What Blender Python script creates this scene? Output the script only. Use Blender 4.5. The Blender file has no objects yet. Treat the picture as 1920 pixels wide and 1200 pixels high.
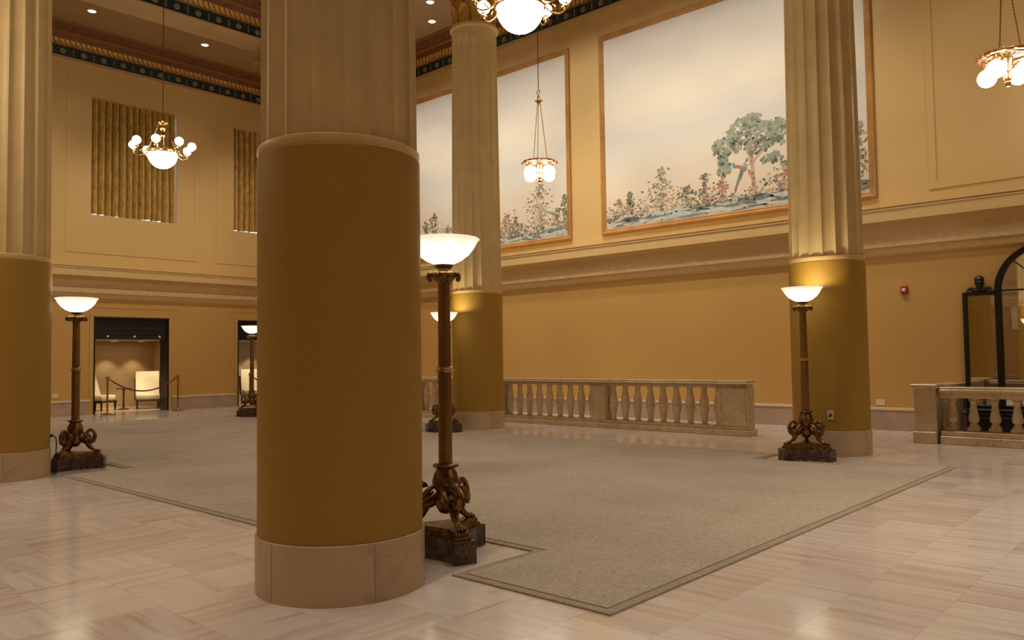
import bpy, math, random
from math import sin, cos, pi, sqrt, radians
from mathutils import Vector, Matrix, Euler
C = bpy.context.scene.collection
R0 = random.Random(7)

# ------------------------------------------------------------------ materials
class NT:
    def __init__(s, name):
        s.m = bpy.data.materials.new(name); s.m.use_nodes = True
        s.t = s.m.node_tree; s.t.nodes.clear()
        s.out = s.n('ShaderNodeOutputMaterial')
    def n(s, typ, ins=None, **kw):
        nd = s.t.nodes.new(typ)
        for k, v in kw.items(): setattr(nd, k, v)
        for k, v in (ins or {}).items():
            if hasattr(v, 'is_output') and not isinstance(v, (int, float)): s.t.links.new(v, nd.inputs[k])
            else: nd.inputs[k].default_value = v
        return nd
    def link(s, a, b): s.t.links.new(a, b)
    def math(s, op, a, b=0.0, c=None):
        d = {0: a, 1: b}
        if c is not None: d[2] = c
        return s.n('ShaderNodeMath', d, operation=op).outputs[0]
    def mix(s, fac, a, b):
        nd = s.n('ShaderNodeMix', data_type='RGBA')
        for idx, v in ((0, fac), (6, a), (7, b)):
            if hasattr(v, 'is_output'): s.t.links.new(v, nd.inputs[idx])
            else: nd.inputs[idx].default_value = v if idx == 0 else (*v, 1) if len(v) == 3 else v
        return nd.outputs[2]
    def ramp(s, fac, stops):
        nd = s.n('ShaderNodeValToRGB', {0: fac}); cr = nd.color_ramp
        while len(cr.elements) < len(stops): cr.elements.new(0.5)
        for e, (p, c) in zip(cr.elements, stops): e.position = p; e.color = (*c, 1)
        return nd.outputs[0]
    def obj(s): return s.n('ShaderNodeTexCoord').outputs['Object']
    def noise(s, vec, scale, detail=3.0, rough=.5, sc=None):
        if sc: vec = s.n('ShaderNodeMapping', {'Vector': vec, 'Scale': sc}).outputs[0]
        return s.n('ShaderNodeTexNoise', {'Vector': vec, 'Scale': scale, 'Detail': detail, 'Roughness': rough}).outputs[0]
    def bsdf(s, col, rough=.5, metal=0.0, bump=None, bstr=.2, bdist=.01, **kw):
        b = s.n('ShaderNodeBsdfPrincipled', {'Roughness': rough, 'Metallic': metal})
        if hasattr(col, 'is_output'): s.link(col, b.inputs['Base Color'])
        else: b.inputs['Base Color'].default_value = (*col, 1)
        for k, v in kw.items(): b.inputs[k.replace('_', ' ')].default_value = v
        if bump is not None:
            bm = s.n('ShaderNodeBump', {'Height': bump, 'Strength': bstr, 'Distance': bdist})
            s.link(bm.outputs[0], b.inputs['Normal'])
        s.link(b.outputs[0], s.out.inputs[0]); return s.m

def srgb(r, g, b):
    f = lambda c: c / 12.92 if c <= .04045 else ((c + .055) / 1.055) ** 2.4
    return tuple(f(v / 255) for v in (r, g, b))

def simple(name, col, rough=.5, metal=0.0, var=.12, scale=6, bstr=.1, bscale=60, **kw):
    t = NT(name); o = t.obj()
    n = t.noise(o, scale)
    dk = tuple(c * (1 - var) for c in col); lt = tuple(min(1, c * (1 + var)) for c in col)
    c = t.ramp(n, [(.3, dk), (.7, lt)])
    return t.bsdf(c, rough, metal, bump=t.noise(o, bscale) if bstr else None, bstr=bstr, bdist=.004, **kw)

def emis(name, col, s):
    t = NT(name)
    e = t.n('ShaderNodeEmission', {'Color': (*col, 1), 'Strength': s}); t.link(e.outputs[0], t.out.inputs[0]); return t.m

def wallpaper(name, col, var=.05):
    t = NT(name); o = t.obj()
    big = t.noise(o, .35, 2); fine = t.noise(o, 14, 3, .6, sc=(1, 1, 7)); weave = t.noise(o, 90, 2, .5, sc=(.25, .25, 2.2))
    c = t.ramp(big, [(.3, tuple(x * (1 - var) for x in col)), (.7, tuple(x * (1 + var) for x in col))])
    c = t.mix(t.math('MULTIPLY', fine, .14), c, tuple(x * .72 for x in col))
    return t.bsdf(c, .62, bump=weave, bstr=.12, bdist=.004)

M = {}
M['wall_low'] = wallpaper('ochre wallcovering', (.55, .322, .088))
M['wall_up'] = wallpaper('tan painted plaster', (.64, .43, .165))
M['wall_trim'] = simple('tan moulding paint', (.65, .45, .19), .5, var=.04)
M['ornament'] = simple('tan carved moulding', (.61, .42, .20), .5, var=.1, scale=9, bstr=1.0, bscale=16)
M['base'] = simple('pinkish marble skirting', (.40, .29, .21), .25, var=.12, scale=3)
M['base_cap'] = simple('pale marble cap', (.72, .56, .38), .3, var=.06, scale=3)
M['sleeve'] = wallpaper('ochre column wrap', (.385, .215, .021), .03)
M['cream'] = simple('cream stone', (.66, .475, .205), .5, var=.06, scale=4)
M['collar'] = simple('pale column ring', (.65, .44, .17), .4, var=.05)

def marble(name, a, b, vein, rough=.25, s=1.3):
    t = NT(name); o = t.obj()
    n1 = t.noise(o, s, 6, .6); n2 = t.noise(o, s * .9, 8, .65)
    v = t.math('ABSOLUTE', t.math('SUBTRACT', n2, .5))
    vm = t.math('SUBTRACT', 1.0, t.math('MINIMUM', t.math('MULTIPLY', v, 30.0), 1.0))
    c = t.mix(t.math('MULTIPLY', vm, .55), t.ramp(n1, [(.3, a), (.7, b)]), vein)
    return t.bsdf(c, rough)
M['col_base'] = marble('beige marble', (.50, .36, .20), (.58, .43, .26), (.40, .28, .15), .3, 1.2)
M['balus'] = marble('cream marble', (.54, .41, .235), (.66, .52, .31), (.40, .28, .14), .25, 3)
M['darkmarble'] = marble('dark red marble', (.028, .012, .009), (.075, .035, .028), (.30, .20, .15), .18, 9)

def bronze(name, a, b, rough):
    t = NT(name); o = t.obj(); n = t.noise(o, 22, 4, .6)
    return t.bsdf(t.ramp(n, [(.35, a), (.65, b)]), rough, 1.0, bump=t.noise(o, 70, 2), bstr=.15, bdist=.003)
M['bronze'] = bronze('aged bronze', (.10, .050, .018), (.32, .19, .075), .38)
M['bronze_lt'] = bronze('polished bronze', (.36, .21, .08), (.62, .42, .19), .28)
M['shaft'] = simple('brown bronze shaft', (.25, .135, .04), .42, .75, var=.12, scale=12, bstr=.05)
M['brass'] = bronze('brass', (.45, .26, .09), (.65, .42, .17), .25)
M['copper'] = bronze('rosy gilt', (.50, .24, .11), (.75, .42, .22), .3)
M['gilt'] = simple('gilded plaster', (.55, .29, .055), .45, .35, var=.3, scale=14, bstr=.4, bscale=30)
M['giltdots'] = None
M['oxblood'] = simple('red brown moulding', (.16, .048, .012), .5, var=.2)
M['umber'] = simple('umber moulding', (.30, .145, .04), .5, var=.15)
M['teal'] = simple('dark teal band', (.012, .028, .030), .5, var=.3, scale=3)
M['rosette'] = simple('pale gilt rosette', (.24, .20, .11), .5, var=.15)
M['ceil'] = simple('taupe ceiling', (.37, .26, .125), .6, var=.04, scale=1)
M['soffit'] = simple('tan beam', (.46, .32, .16), .6, var=.06, scale=2)
M['carved'] = simple('carved gilt ceiling', (.28, .14, .035), .5, .2, var=.6, scale=3.5, bstr=1., bscale=5)

def egg(name):
    t = NT(name); o = t.obj(); s = t.n('ShaderNodeSeparateXYZ', {0: o})
    u = t.math('ADD', s.outputs[0], s.outputs[1])
    w = t.math('ABSOLUTE', t.math('SINE', t.math('MULTIPLY', u, pi / .13)))
    c = t.ramp(w, [(.15, (.14, .05, .012)), (.55, (.62, .34, .07))])
    return t.bsdf(c, .45, .2, bump=w, bstr=.6, bdist=.03)
M['egg'] = egg('egg and dart gilt')

def floor_mat():
    t = NT('polished pink marble tiles'); o = t.obj(); s = t.n('ShaderNodeSeparateXYZ', {0: o})
    X = t.math('DIVIDE', t.math('ADD', s.outputs[0], 1.19), .47); Y = t.math('DIVIDE', t.math('ADD', s.outputs[1], -1.53), .445)
    ix = t.math('FLOOR', X)
    st = t.n('ShaderNodeTexWhiteNoise', {'W': ix}, noise_dimensions='1D').outputs[0]
    far = t.math('GREATER_THAN', s.outputs[0], -2.9)
    Y = t.math('ADD', Y, t.math('MULTIPLY', st, far))
    iy = t.math('FLOOR', Y)
    fx = t.math('FRACT', X); fy = t.math('FRACT', Y)
    ex = t.math('MINIMUM', fx, t.math('SUBTRACT', 1.0, fx)); ey = t.math('MINIMUM', fy, t.math('SUBTRACT', 1.0, fy))
    edge = t.math('LESS_THAN', t.math('MINIMUM', ex, ey), .006)
    cv = t.n('ShaderNodeCombineXYZ', {0: ix, 1: iy}).outputs[0]
    wn = t.n('ShaderNodeTexWhiteNoise', {'Vector': cv}, noise_dimensions='3D')
    rnd, rcol = wn.outputs[0], wn.outputs[1]
    off = t.n('ShaderNodeVectorMath', {0: rcol, 1: (37, 29, 11)}, operation='MULTIPLY').outputs[0]
    p = t.n('ShaderNodeVectorMath', {0: o, 1: off}, operation='ADD').outputs[0]
    sx = t.noise(p, 1.0, 5, .62, sc=(1.1, 15, 1)); sy = t.noise(p, 1.0, 5, .62, sc=(15, 1.1, 1))
    pick = t.math('GREATER_THAN', t.math('ADD', t.math('MULTIPLY', rnd, .3), t.math('MULTIPLY', far, 1.0)), .22)
    # pick=1 -> streaks along x
    sn = t.n('ShaderNodeMix', {0: pick, 2: sy, 3: sx}, data_type='FLOAT').outputs[0]
    base = t.ramp(rnd, [(0, (.56, .45, .39)), (.35, (.68, .58, .52)), (.75, (.74, .66, .59)), (1, (.52, .41, .34))])
    streak = t.ramp(sn, [(.30, (.32, .22, .16)), (.42, (.60, .48, .41)), (.56, (.70, .61, .55)), (.72, (.76, .70, .63))])
    c = t.n('ShaderNodeMix', {0: .5, 6: base, 7: streak}, data_type='RGBA').outputs[2]
    c = t.mix(t.math('MULTIPLY', edge, .28), c, (.35, .26, .18))
    return t.bsdf(c, .13, Specular_IOR_Level=.5)
M['floor'] = floor_mat()

def carpet_mat():
    t = NT('grey green carpet'); o = t.obj()
    big = t.noise(o, .9, 4, .6); fine = t.noise(o, 42, 3, .75); f2 = t.noise(o, 120, 2, .6)
    c = t.ramp(big, [(.3, (.42, .350, .270)), (.7, (.52, .440, .345))])
    c = t.mix(t.math('MULTIPLY', t.math('GREATER_THAN', fine, .60), .45), c, (.70, .61, .48))
    c = t.mix(t.math('MULTIPLY', t.math('LESS_THAN', fine, .42), .40), c, (.23, .185, .125))
    return t.bsdf(c, .95, bump=f2, bstr=.7, bdist=.01, Specular_IOR_Level=.1)
M['carpet'] = carpet_mat()
M['binding'] = simple('carpet binding', (.35, .28, .20), .9, var=.15, scale=40)
M['groove'] = simple('carpet edge groove', (.31, .25, .175), .95, var=.1)

def canvas_mat():
    t = NT('painted sky canvas'); o = t.obj(); s = t.n('ShaderNodeSeparateXYZ', {0: o})
    z = s.outputs[2]                       # 0..4.3 from the foot of the canvas
    n = t.noise(o, .55, 4, .55, sc=(1, 1, 2.4)); n2 = t.noise(o, .8, 3, .5, sc=(.5, 1, 3.0))
    h = t.math('ADD', t.math('DIVIDE', z, 4.3), t.math('MULTIPLY', t.math('SUBTRACT', n, .5), .22))
    c = t.ramp(h, [(0, (.70, .57, .43)), (.18, (.76, .65, .50)), (.34, (.70, .66, .58)), (.47, (.65, .63, .57)), (.58, (.76, .69, .57)), (.8, (.74, .69, .60)), (1, (.74, .71, .65))])
    c = t.mix(t.math('MULTIPLY', t.math('GREATER_THAN', n2, .58), .12), c, (.60, .60, .58))
    return t.bsdf(c, .7, bump=t.noise(o, 120, 2), bstr=.08)
M['canvas'] = canvas_mat()
for k, c in dict(p_sage=(.30, .33, .25), p_moss=(.17, .20, .15), p_dark=(.085, .10, .085), p_rose=(.50, .31, .25), p_brown=(.33, .19, .12), p_tan=(.56, .38, .25), p_water=(.52, .56, .54),
                 p_ground=(.20, .235, .22), p_blue=(.17, .26, .36), p_red=(.46, .20, .15), p_white=(.72, .68, .6), p_grey=(.36, .36, .30)).items():
    M[k] = simple('paint ' + k[2:], c, .75, var=.15, scale=9, bstr=0)
M['frame'] = simple('honey wood frame', (.42, .20, .045), .4, var=.18, scale=3)
M['black'] = simple('black lacquer', (.010, .008, .007), .3, var=.2)
M['blackstripe'] = simple('grey inlay', (.10, .10, .10), .4, var=.1)
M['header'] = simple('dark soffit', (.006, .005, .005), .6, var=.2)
M['mirror'] = (lambda t: t.bsdf((.80, .80, .78), .02, 1.0))(NT('mirror glass'))
def brocade():
    t = NT('old gold brocade'); o = t.obj(); n = t.noise(o, 1, 3, .6, sc=(16, 16, 5))
    return t.bsdf(t.ramp(n, [(.35, (.36, .22, .045)), (.65, (.60, .38, .10))]), .5, bump=n, bstr=.2)
M['curtain'] = brocade()
M['lining'] = simple('pale curtain lining', (.62, .60, .62), .8, var=.05)
M['upholstery'] = simple('cream upholstery', (.80, .70, .45), .8, var=.05, scale=3)
M['darkwood'] = simple('dark wood', (.05, .022, .012), .35, var=.3)
M['redlacquer'] = simple('dark red lacquer', (.16, .02, .015), .3, var=.2)
M['rope'] = simple('red velvet rope', (.22, .018, .02), .8, var=.3, scale=30)
M['plate'] = simple('ivory plastic', (.72, .60, .42), .4, var=.02, bstr=0)
M['plug'] = simple('black rubber', (.012, .011, .010), .5, var=.1, bstr=0)
M['alarm'] = simple('red enamel', (.38, .02, .012), .35, var=.05, bstr=0)
M['lens'] = simple('clear strobe lens', (.85, .72, .62), .15, var=.02, bstr=0)
M['alcove'] = simple('beige alcove paint', (.50, .35, .15), .6, var=.04, scale=2)
M['whitering'] = simple('white ring', (.7, .62, .5), .4, var=.02, bstr=0)
WARM = (1.0, .87, .68)
M['bulb'] = emis('lit globe', (1.0, .90, .74), 34)
M['bulb_pend'] = emis('lit opal globe', (1.0, .90, .74), 19)
M['bowl_big'] = emis('lit alabaster bowl', (1.0, .90, .74), 38)
M['down'] = emis('lit downlight', (1.0, .84, .64), 14)
def torch_mat():
    t = NT('glowing alabaster shade'); o = t.obj(); s = t.n('ShaderNodeSeparateXYZ', {0: o})
    n = t.noise(o, 9, 4, .6)
    c = t.ramp(n, [(.3, (1.0, .80, .52)), (.7, (1.0, .90, .70))])
    rr = t.math('SQRT', t.math('ADD', t.math('POWER', s.outputs[0], 2.0), t.math('POWER', s.outputs[1], 2.0)))
    st = t.n('ShaderNodeMapRange', {0: rr, 1: .07, 2: .24, 3: 4.5, 4: .95}).outputs[0]
    e = t.n('ShaderNodeEmission', {'Color': c, 'Strength': st}); t.link(e.outputs[0], t.out.inputs[0]); return t.m
M['torch'] = torch_mat()
t = NT('window glass')
g = t.n('ShaderNodeBsdfTransparent'); g2 = t.n('ShaderNodeBsdfGlossy', {'Roughness': .02})
mx = t.n('ShaderNodeMixShader', {0: .06, 1: g.outputs[0], 2: g2.outputs[0]}); t.link(mx.outputs[0], t.out.inputs[0]); M['glass'] = t.m

# ------------------------------------------------------------------ mesh helper
class MB:
    def __init__(s): s.v = []; s.f = []; s.m = []; s.cur = 0
    def add(s, vs, fs, mi=None):
        b = len(s.v); s.v += [tuple(p) for p in vs]
        for f in fs: s.f.append([b + i for i in f]); s.m.append(s.cur if mi is None else mi)
        return s
    def box(s, lo, hi, mi=None):
        x0, y0, z0 = lo; x1, y1, z1 = hi
        v = [(x, y, z) for z in (z0, z1) for y in (y0, y1) for x in (x0, x1)]
        return s.add(v, [(0, 2, 3, 1), (4, 5, 7, 6), (0, 1, 5, 4), (2, 6, 7, 3), (0, 4, 6, 2), (1, 3, 7, 5)], mi)
    def bbox(s, lo, hi, b=.006, mi=None):
        """box with chamfered vertical and top edges"""
        x0, y0, z0 = lo; x1, y1, z1 = hi
        def ring(z, i):
            a0, a1, c0, c1 = x0 + i, x1 - i, y0 + i, y1 - i
            return [(a0 + b, c0, z), (a1 - b, c0, z), (a1, c0 + b, z), (a1, c1 - b, z), (a1 - b, c1, z), (a0 + b, c1, z), (a0, c1 - b, z), (a0, c0 + b, z)]
        return s.loft([ring(z0, b), ring(z0 + b, 0), ring(z1 - b, 0), ring(z1, b)], mi)
    def loft(s, rings, mi=None, cap=True, closed=True):
        n = len(rings[0]); vs = [p for r in rings for p in r]; fs = []
        for k in range(len(rings) - 1):
            for i in range(n if closed else n - 1):
                j = (i + 1) % n
                fs.append((k * n + i, k * n + j, (k + 1) * n + j, (k + 1) * n + i))
        if cap:
            fs.append(tuple(reversed(range(n)))); fs.append(tuple((len(rings) - 1) * n + i for i in range(n)))
        return s.add(vs, fs, mi)
    def lathe(s, prof, seg=24, c=(0, 0, 0), mi=None, mod=None, cap=True):
        rings = []
        for r, z in prof:
            rings.append([(c[0] + r * (mod(2 * pi * i / seg, z) if mod else 1) * cos(2 * pi * i / seg), c[1] + r * (mod(2 * pi * i / seg, z) if mod else 1) * sin(2 * pi * i / seg), c[2] + z) for i in range(seg)])
        return s.loft(rings, mi, cap)
    def ball(s, c, r, seg=16, mi=None, sz=1.0):
        n = max(6, seg // 2)
        return s.lathe([(max(1e-4, r * sin(pi * k / n)), -r * sz * cos(pi * k / n)) for k in range(n + 1)], seg, c, mi)
    def tube(s, pts, rad, seg=8, mi=None):
        pts = [Vector(p) for p in pts]
        if not isinstance(rad, (list, tuple)): rad = [rad] * len(pts)
        rings = []; up = None
        for i, p in enumerate(pts):
            d = (pts[min(i + 1, len(pts) - 1)] - pts[max(i - 1, 0)]).normalized()
            if up is None:
                up = Vector((0, 0, 1)) if abs(d.z) < .9 else Vector((1, 0, 0))
            a = d.cross(up)
            if a.length < 1e-4: a = d.cross(Vector((0, 1, 0)))
            a.normalize(); b = a.cross(d).normalized(); up = b
            rings.append([p + (a * cos(2 * pi * k / seg) + b * sin(2 * pi * k / seg)) * rad[i] for k in range(seg)])
        return s.loft(rings, mi)
    def limb(s, pts, rad, seg=10, sub=4, mi=None):
        """smooth tapered limb through the points with rounded ends"""
        P = [Vector(p) for p in pts]; out = []; rr = []
        n = len(P)
        for i in range(n - 1):
            p0, p1, p2, p3 = P[max(i - 1, 0)], P[i], P[i + 1], P[min(i + 2, n - 1)]
            for k in range(sub):
                t = k / sub
                out.append(.5 * ((2 * p1) + (p2 - p0) * t + (2 * p0 - 5 * p1 + 4 * p2 - p3) * t * t + (3 * p1 - p0 - 3 * p2 + p3) * t ** 3))
                u = t * t * (3 - 2 * t); rr.append(rad[i] * (1 - u) + rad[i + 1] * u)
        out.append(P[-1]); rr.append(rad[-1])
        d0 = (out[0] - out[1]).normalized(); d1 = (out[-1] - out[-2]).normalized()
        o2 = [out[0] + d0 * rr[0] * .85, out[0] + d0 * rr[0] * .5] + out + [out[-1] + d1 * rr[-1] * .5, out[-1] + d1 * rr[-1] * .85]
        r2 = [rr[0] * .3, rr[0] * .82] + rr + [rr[-1] * .82, rr[-1] * .3]
        return s.tube(o2, r2, seg, mi)
    def ring(s, R, r, c=(0, 0, 0), seg=32, sec=8, mi=None, sz=1.0):
        vs = []; fs = []
        for i in range(seg):
            a = 2 * pi * i / seg
            for k in range(sec):
                b = 2 * pi * k / sec
                vs.append((c[0] + (R + r * cos(b)) * cos(a), c[1] + (R + r * cos(b)) * sin(a), c[2] + r * sz * sin(b)))
        for i in range(seg):
            for k in range(sec):
                fs.append((i * sec + k, ((i + 1) % seg) * sec + k, ((i + 1) % seg) * sec + (k + 1) % sec, i * sec + (k + 1) % sec))
        return s.add(vs, fs, mi)
    def prism(s, poly, z0, z1, mi=None, bevel=0):
        rings = [[(x, y, z0) for x, y in poly]]
        if bevel:
            cx = sum(p[0] for p in poly) / len(poly); cy = sum(p[1] for p in poly) / len(poly)
            rings.append([(x, y, z1 - bevel) for x, y in poly])
            rings.append([(x + (cx - x) * bevel * 2.5, y + (cy - y) * bevel * 2.5, z1) for x, y in poly])
        else: rings.append([(x, y, z1) for x, y in poly])
        return s.loft(rings, mi)
    def poly(s, pts, mi=None): return s.add(pts, [tuple(range(len(pts)))], mi)
    def build(s, name, mats, parent=None, loc=None, rotz=0, smooth=True, angle=35):
        me = bpy.data.meshes.new(name); me.from_pydata(s.v, [], s.f); me.update()
        if not isinstance(mats, (list, tuple)): mats = [mats]
        for k in mats: me.materials.append(M[k] if isinstance(k, str) else k)
        me.polygons.foreach_set('material_index', s.m)
        import bmesh
        bm = bmesh.new(); bm.from_mesh(me); bmesh.ops.recalc_face_normals(bm, faces=bm.faces); bm.to_mesh(me); bm.free()
        if smooth:
            me.polygons.foreach_set('use_smooth', [True] * len(me.polygons)); me.set_sharp_from_angle(angle=radians(angle))
        o = bpy.data.objects.new(name, me); C.objects.link(o)
        if parent: o.parent = parent
        if loc: o.location = loc
        if rotz: o.rotation_euler = (0, 0, rotz)
        return o

def tag(o, label, cat, group=None, kind='thing'):
    o['label'] = label; o['category'] = cat; o['kind'] = kind
    if group: o['group'] = group
    return o
def thing(name, label, cat, loc=(0, 0, 0), rotz=0, group=None):
    o = bpy.data.objects.new(name, None); C.objects.link(o); o.location = loc; o.rotation_euler = (0, 0, rotz); o.empty_display_size = .1
    return tag(o, label, cat, group)
def dup(root, loc, rotz, label, group=None):
    def cp(o, par):
        c = o.copy(); C.objects.link(c)
        if par: c.parent = par
        for ch in list(o.children): cp(ch, c)
        return c
    r = cp(root, None); r.location = tuple(loc) if len(loc) == 3 else (*loc, 0); r.rotation_euler = (0, 0, rotz); r['label'] = label
    if group: r['group'] = group
    return r
def struct(o, label=None):
    o['kind'] = 'structure'
    return o
def light(name, typ, loc, energy, col=WARM, parent=None, rot=None, **kw):
    l = bpy.data.lights.new(name, typ); l.energy = energy; l.color = col
    for k, v in kw.items(): setattr(l, k, v)
    o = bpy.data.objects.new(name, l); C.objects.link(o); o.location = loc
    if rot: o.rotation_euler = rot
    if parent: o.parent = parent
    return o

# ------------------------------------------------------------------ camera
cam = bpy.data.cameras.new('camera'); cam.sensor_width = 36; cam.lens = 1492.88 / 1920 * 36; cam.clip_end = 200; cam.clip_start = .05
co = bpy.data.objects.new('camera', cam); C.objects.link(co); bpy.context.scene.camera = co
yaw, pitch, roll = .739587, .0461752, -.0136391
f = Vector((-sin(yaw) * cos(pitch), cos(yaw) * cos(pitch), sin(pitch))); r = Vector((cos(yaw), sin(yaw), 0)); u = r.cross(f)
r2 = r * cos(roll) + u * sin(roll); u2 = u * cos(roll) - r * sin(roll)
mt = Matrix((r2, u2, -f)).transposed().to_4x4(); mt.translation = Vector((0, 0, 1.35)); co.matrix_world = mt

# ------------------------------------------------------------------ room shell
XL, XR, YF, YB = -22.0, 13.0, -7.0, 14.55
ZA, ZN, ZB = 9.95, 11.2, 9.2          # aisle ceiling, nave ceiling, beam underside
struct(MB().box((-27, YF - .4, -.12), (XR + .4, YB + .4, 0)).build('floor', 'floor', smooth=False))

DOORS = [(7.95, 9.93, 2.55), (11.98, 13.95, 2.55)]
WINS = [(7.86, 10.13, 5.22, 8.33), (11.86, 14.12, 5.22, 8.33)]
w = MB()
def wall_left():
    x0, x1 = XL - .45, XL
    # strips between openings, lower storey (to 3.5) and upper storey
    ys = [YF - .4] + [v for d in DOORS for v in d[:2]] + [YB + .4]
    for i in range(0, len(ys), 2): w.box((x0, ys[i], 0), (x1, ys[i + 1], 3.4), 0)
    for a, b, h in DOORS: w.box((x0, a, h), (x1, b, 3.4), 0)
    ys = [YF - .4] + [v for d in WINS for v in d[:2]] + [YB + .4]
    for i in range(0, len(ys), 2): w.box((x0, ys[i], 3.4), (x1, ys[i + 1], 11.4), 1)
    for a, b, z0, z1 in WINS:
        w.box((x0, a, 3.4), (x1, b, z0), 1); w.box((x0, a, z1), (x1, b, 11.4), 1)
wall_left()
struct(w.build('wall_left', ['wall_low', 'wall_up'], smooth=False))
struct(MB().box((XL, YB, 0), (XR + .4, YB + .4, 3.4), 0).box((XL, YB, 3.4), (XR + .4, YB + .4, 11.4), 1).build('wall_back', ['wall_low', 'wall_up'], smooth=False))
struct(MB().box((XR, YF, 0), (XR + .4, YB, 3.4), 0).box((XR, YF, 3.4), (XR + .4, YB, 11.4), 1).build('wall_right', ['wall_low', 'wall_up'], smooth=False))
struct(MB().box((XL, YF - .4, 0), (XR + .4, YF, 3.4), 0).box((XL, YF - .4, 3.4), (XR + .4, YF, 11.4), 1).build('wall_front', ['wall_low', 'wall_up'], smooth=False))

# ceiling: aisle panels, beams over the colonnades, nave panel
cl = MB()
BX0, BX1 = -18.25, -17.42
B1, B2 = (2.45, 3.35), (10.45, 11.35)
cl.box((XL - .4, YF - .4, ZA), (BX0, YB + .4, ZA + .3), 0)
cl.box((BX0, B2[1], ZA), (XR + .4, YB + .4, ZA + .3), 0)
cl.box((BX0, YF - .4, ZA), (XR + .4, B1[0], ZA + .3), 0)
cl.box((BX1, B1[1], ZN), (XR + .4, B2[0], ZN + .3), 2)
cl.box((BX0, B1[0], ZB), (BX1, B2[1], ZN + .3), 1)
for b in (B1, B2): cl.box((BX1, b[0], ZB), (XR + .4, b[1], ZN + .3), 1)
struct(cl.build('ceiling', ['ceil', 'soffit', 'carved'], smooth=False))

# profile runs: list of (projection, z, material of the strip that follows)
def run(mb, prof, origin, along, out, L):
    """extrude a profile along a wall line; along and out are unit vectors in plan"""
    ox, oy = origin
    for (p0, z0, m), (p1, z1, _) in zip(prof[:-1], prof[1:]):
        a = (ox + out[0] * p0, oy + out[1] * p0); b = (ox + out[0] * p1, oy + out[1] * p1)
        e = (along[0] * L, along[1] * L)
        mb.add([(a[0], a[1], z0), (a[0] + e[0], a[1] + e[1], z0), (b[0] + e[0], b[1] + e[1], z1), (b[0], b[1], z1)], [(0, 1, 2, 3)], m)
    # end caps
    for t in (0, L):
        mb.add([(ox + out[0] * p + along[0] * t, oy + out[1] * p + along[1] * t, z) for p, z, _ in prof], [tuple(range(len(prof)))], 0)
CORN = [(0, 9.17, 0), (.085, 9.17, 0), (.085, 9.205, 0), (.05, 9.21, 1), (.05, 9.47, 2), (.10, 9.475, 2), (.10, 9.50, 3), (.17, 9.53, 3), (.20, 9.60, 2), (.22, 9.605, 4),
        (.28, 9.72, 5), (.34, 9.73, 5), (.34, 9.775, 4), (.38, 9.78, 4), (.52, 9.90, 5), (.56, 9.905, 5), (.56, 9.95, 5), (0, 9.95, 0)]
CM = ['soffit', 'teal', 'umber', 'egg', 'oxblood', 'umber', 'rosette']
def cornice(name, origin, along, out, L, dots=True):
    mb = MB(); run(mb, CORN, origin, along, out, L)
    if dots:
        n = int(L / .25)
        for i in range(n):
            s = (i + .5) * .25; cx = origin[0] + along[0] * s + out[0] * .05; cy = origin[1] + along[1] * s + out[1] * .05; cz = 9.34
            P = lambda a, b, d: (cx + along[0] * a + out[0] * d, cy + along[1] * a + out[1] * d, cz + b)
            if i % 2 == 0:
                for rr, d in ((.075, .012), (.03, .03)):
                    k = 10 if rr > .05 else 6
                    mb.loft([[P(rr * cos(2 * pi * j / k), rr * sin(2 * pi * j / k), 0) for j in range(k)], [P(rr * .85 * cos(2 * pi * j / k), rr * .85 * sin(2 * pi * j / k), d) for j in range(k)]], 6)
            else:
                mb.loft([[P(a, b, 0) for a, b in ((-.014, -.085), (.014, -.085), (.014, .085), (-.014, .085))], [P(a, b, .012) for a, b in ((-.01, -.08), (.01, -.08), (.01, .08), (-.01, .08))]], 6)
    return struct(mb.build(name, CM, smooth=False))
cornice('trim_1', (XL, YF), (0, 1), (1, 0), YB - YF)                      # far left wall
cornice('trim_2', (XL, YB), (1, 0), (0, -1), XR - XL)                     # mural wall
cornice('trim_3', (BX1, B1[1]), (0, 1), (1, 0), B2[0] - B1[1])            # end beam, nave side
cornice('trim_4', (BX1, B2[0]), (1, 0), (0, -1), XR - BX1)                # long beam, nave side
cornice('trim_5', (BX1, B1[1]), (1, 0), (0, 1), XR - BX1, dots=False)
cornice('trim_6', (XL, YF), (1, 0), (0, 1), XR - XL, dots=False)

BELT = [(0, 3.00, 0), (.05, 3.03, 0), (.075, 3.11, 0), (.075, 3.13, 1), (.115, 3.15, 1), (.115, 3.275, 0), (.03, 3.285, 0), (.03, 3.47, 0), (.06, 3.50, 0), (.10, 3.52, 0), (.21, 3.565, 0), (.26, 3.575, 0),
        (.26, 3.76, 0), (.275, 3.765, 0), (.275, 3.785, 0), (.235, 3.79, 0), (.235, 3.81, 0), (.27, 3.815, 0), (.27, 3.855, 0), (0, 3.865, 0)]
def belt(name, origin, along, out, L):
    mb = MB(); run(mb, BELT, origin, along, out, L)
    return struct(mb.build(name, ['wall_trim', 'ornament'], smooth=False))
belt('trim_7', (XL, YF), (0, 1), (1, 0), YB - YF)
belt('trim_8', (XL, YB), (1, 0), (0, -1), XR - XL)
belt('trim_9', (XL, YF), (1, 0), (0, 1), XR - XL)
SK = [(0, 0, 0), (.05, 0, 0), (.05, .345, 1), (.062, .35, 1), (.062, .385, 1), (0, .39, 1)]
def skirting(name, segs, out, along):
    mb = MB()
    for (a, b) in segs:
        run(mb, SK, (XL, a) if along == (0, 1) else (a, YB if out[1] < 0 else YF), along, out, b - a)
    return struct(mb.build(name, ['base', 'base_cap'], smooth=False))
skirting('baseboard_left', [(YF, 7.87), (10.02, 11.90), (14.03, YB)], (1, 0), (0, 1))
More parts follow.
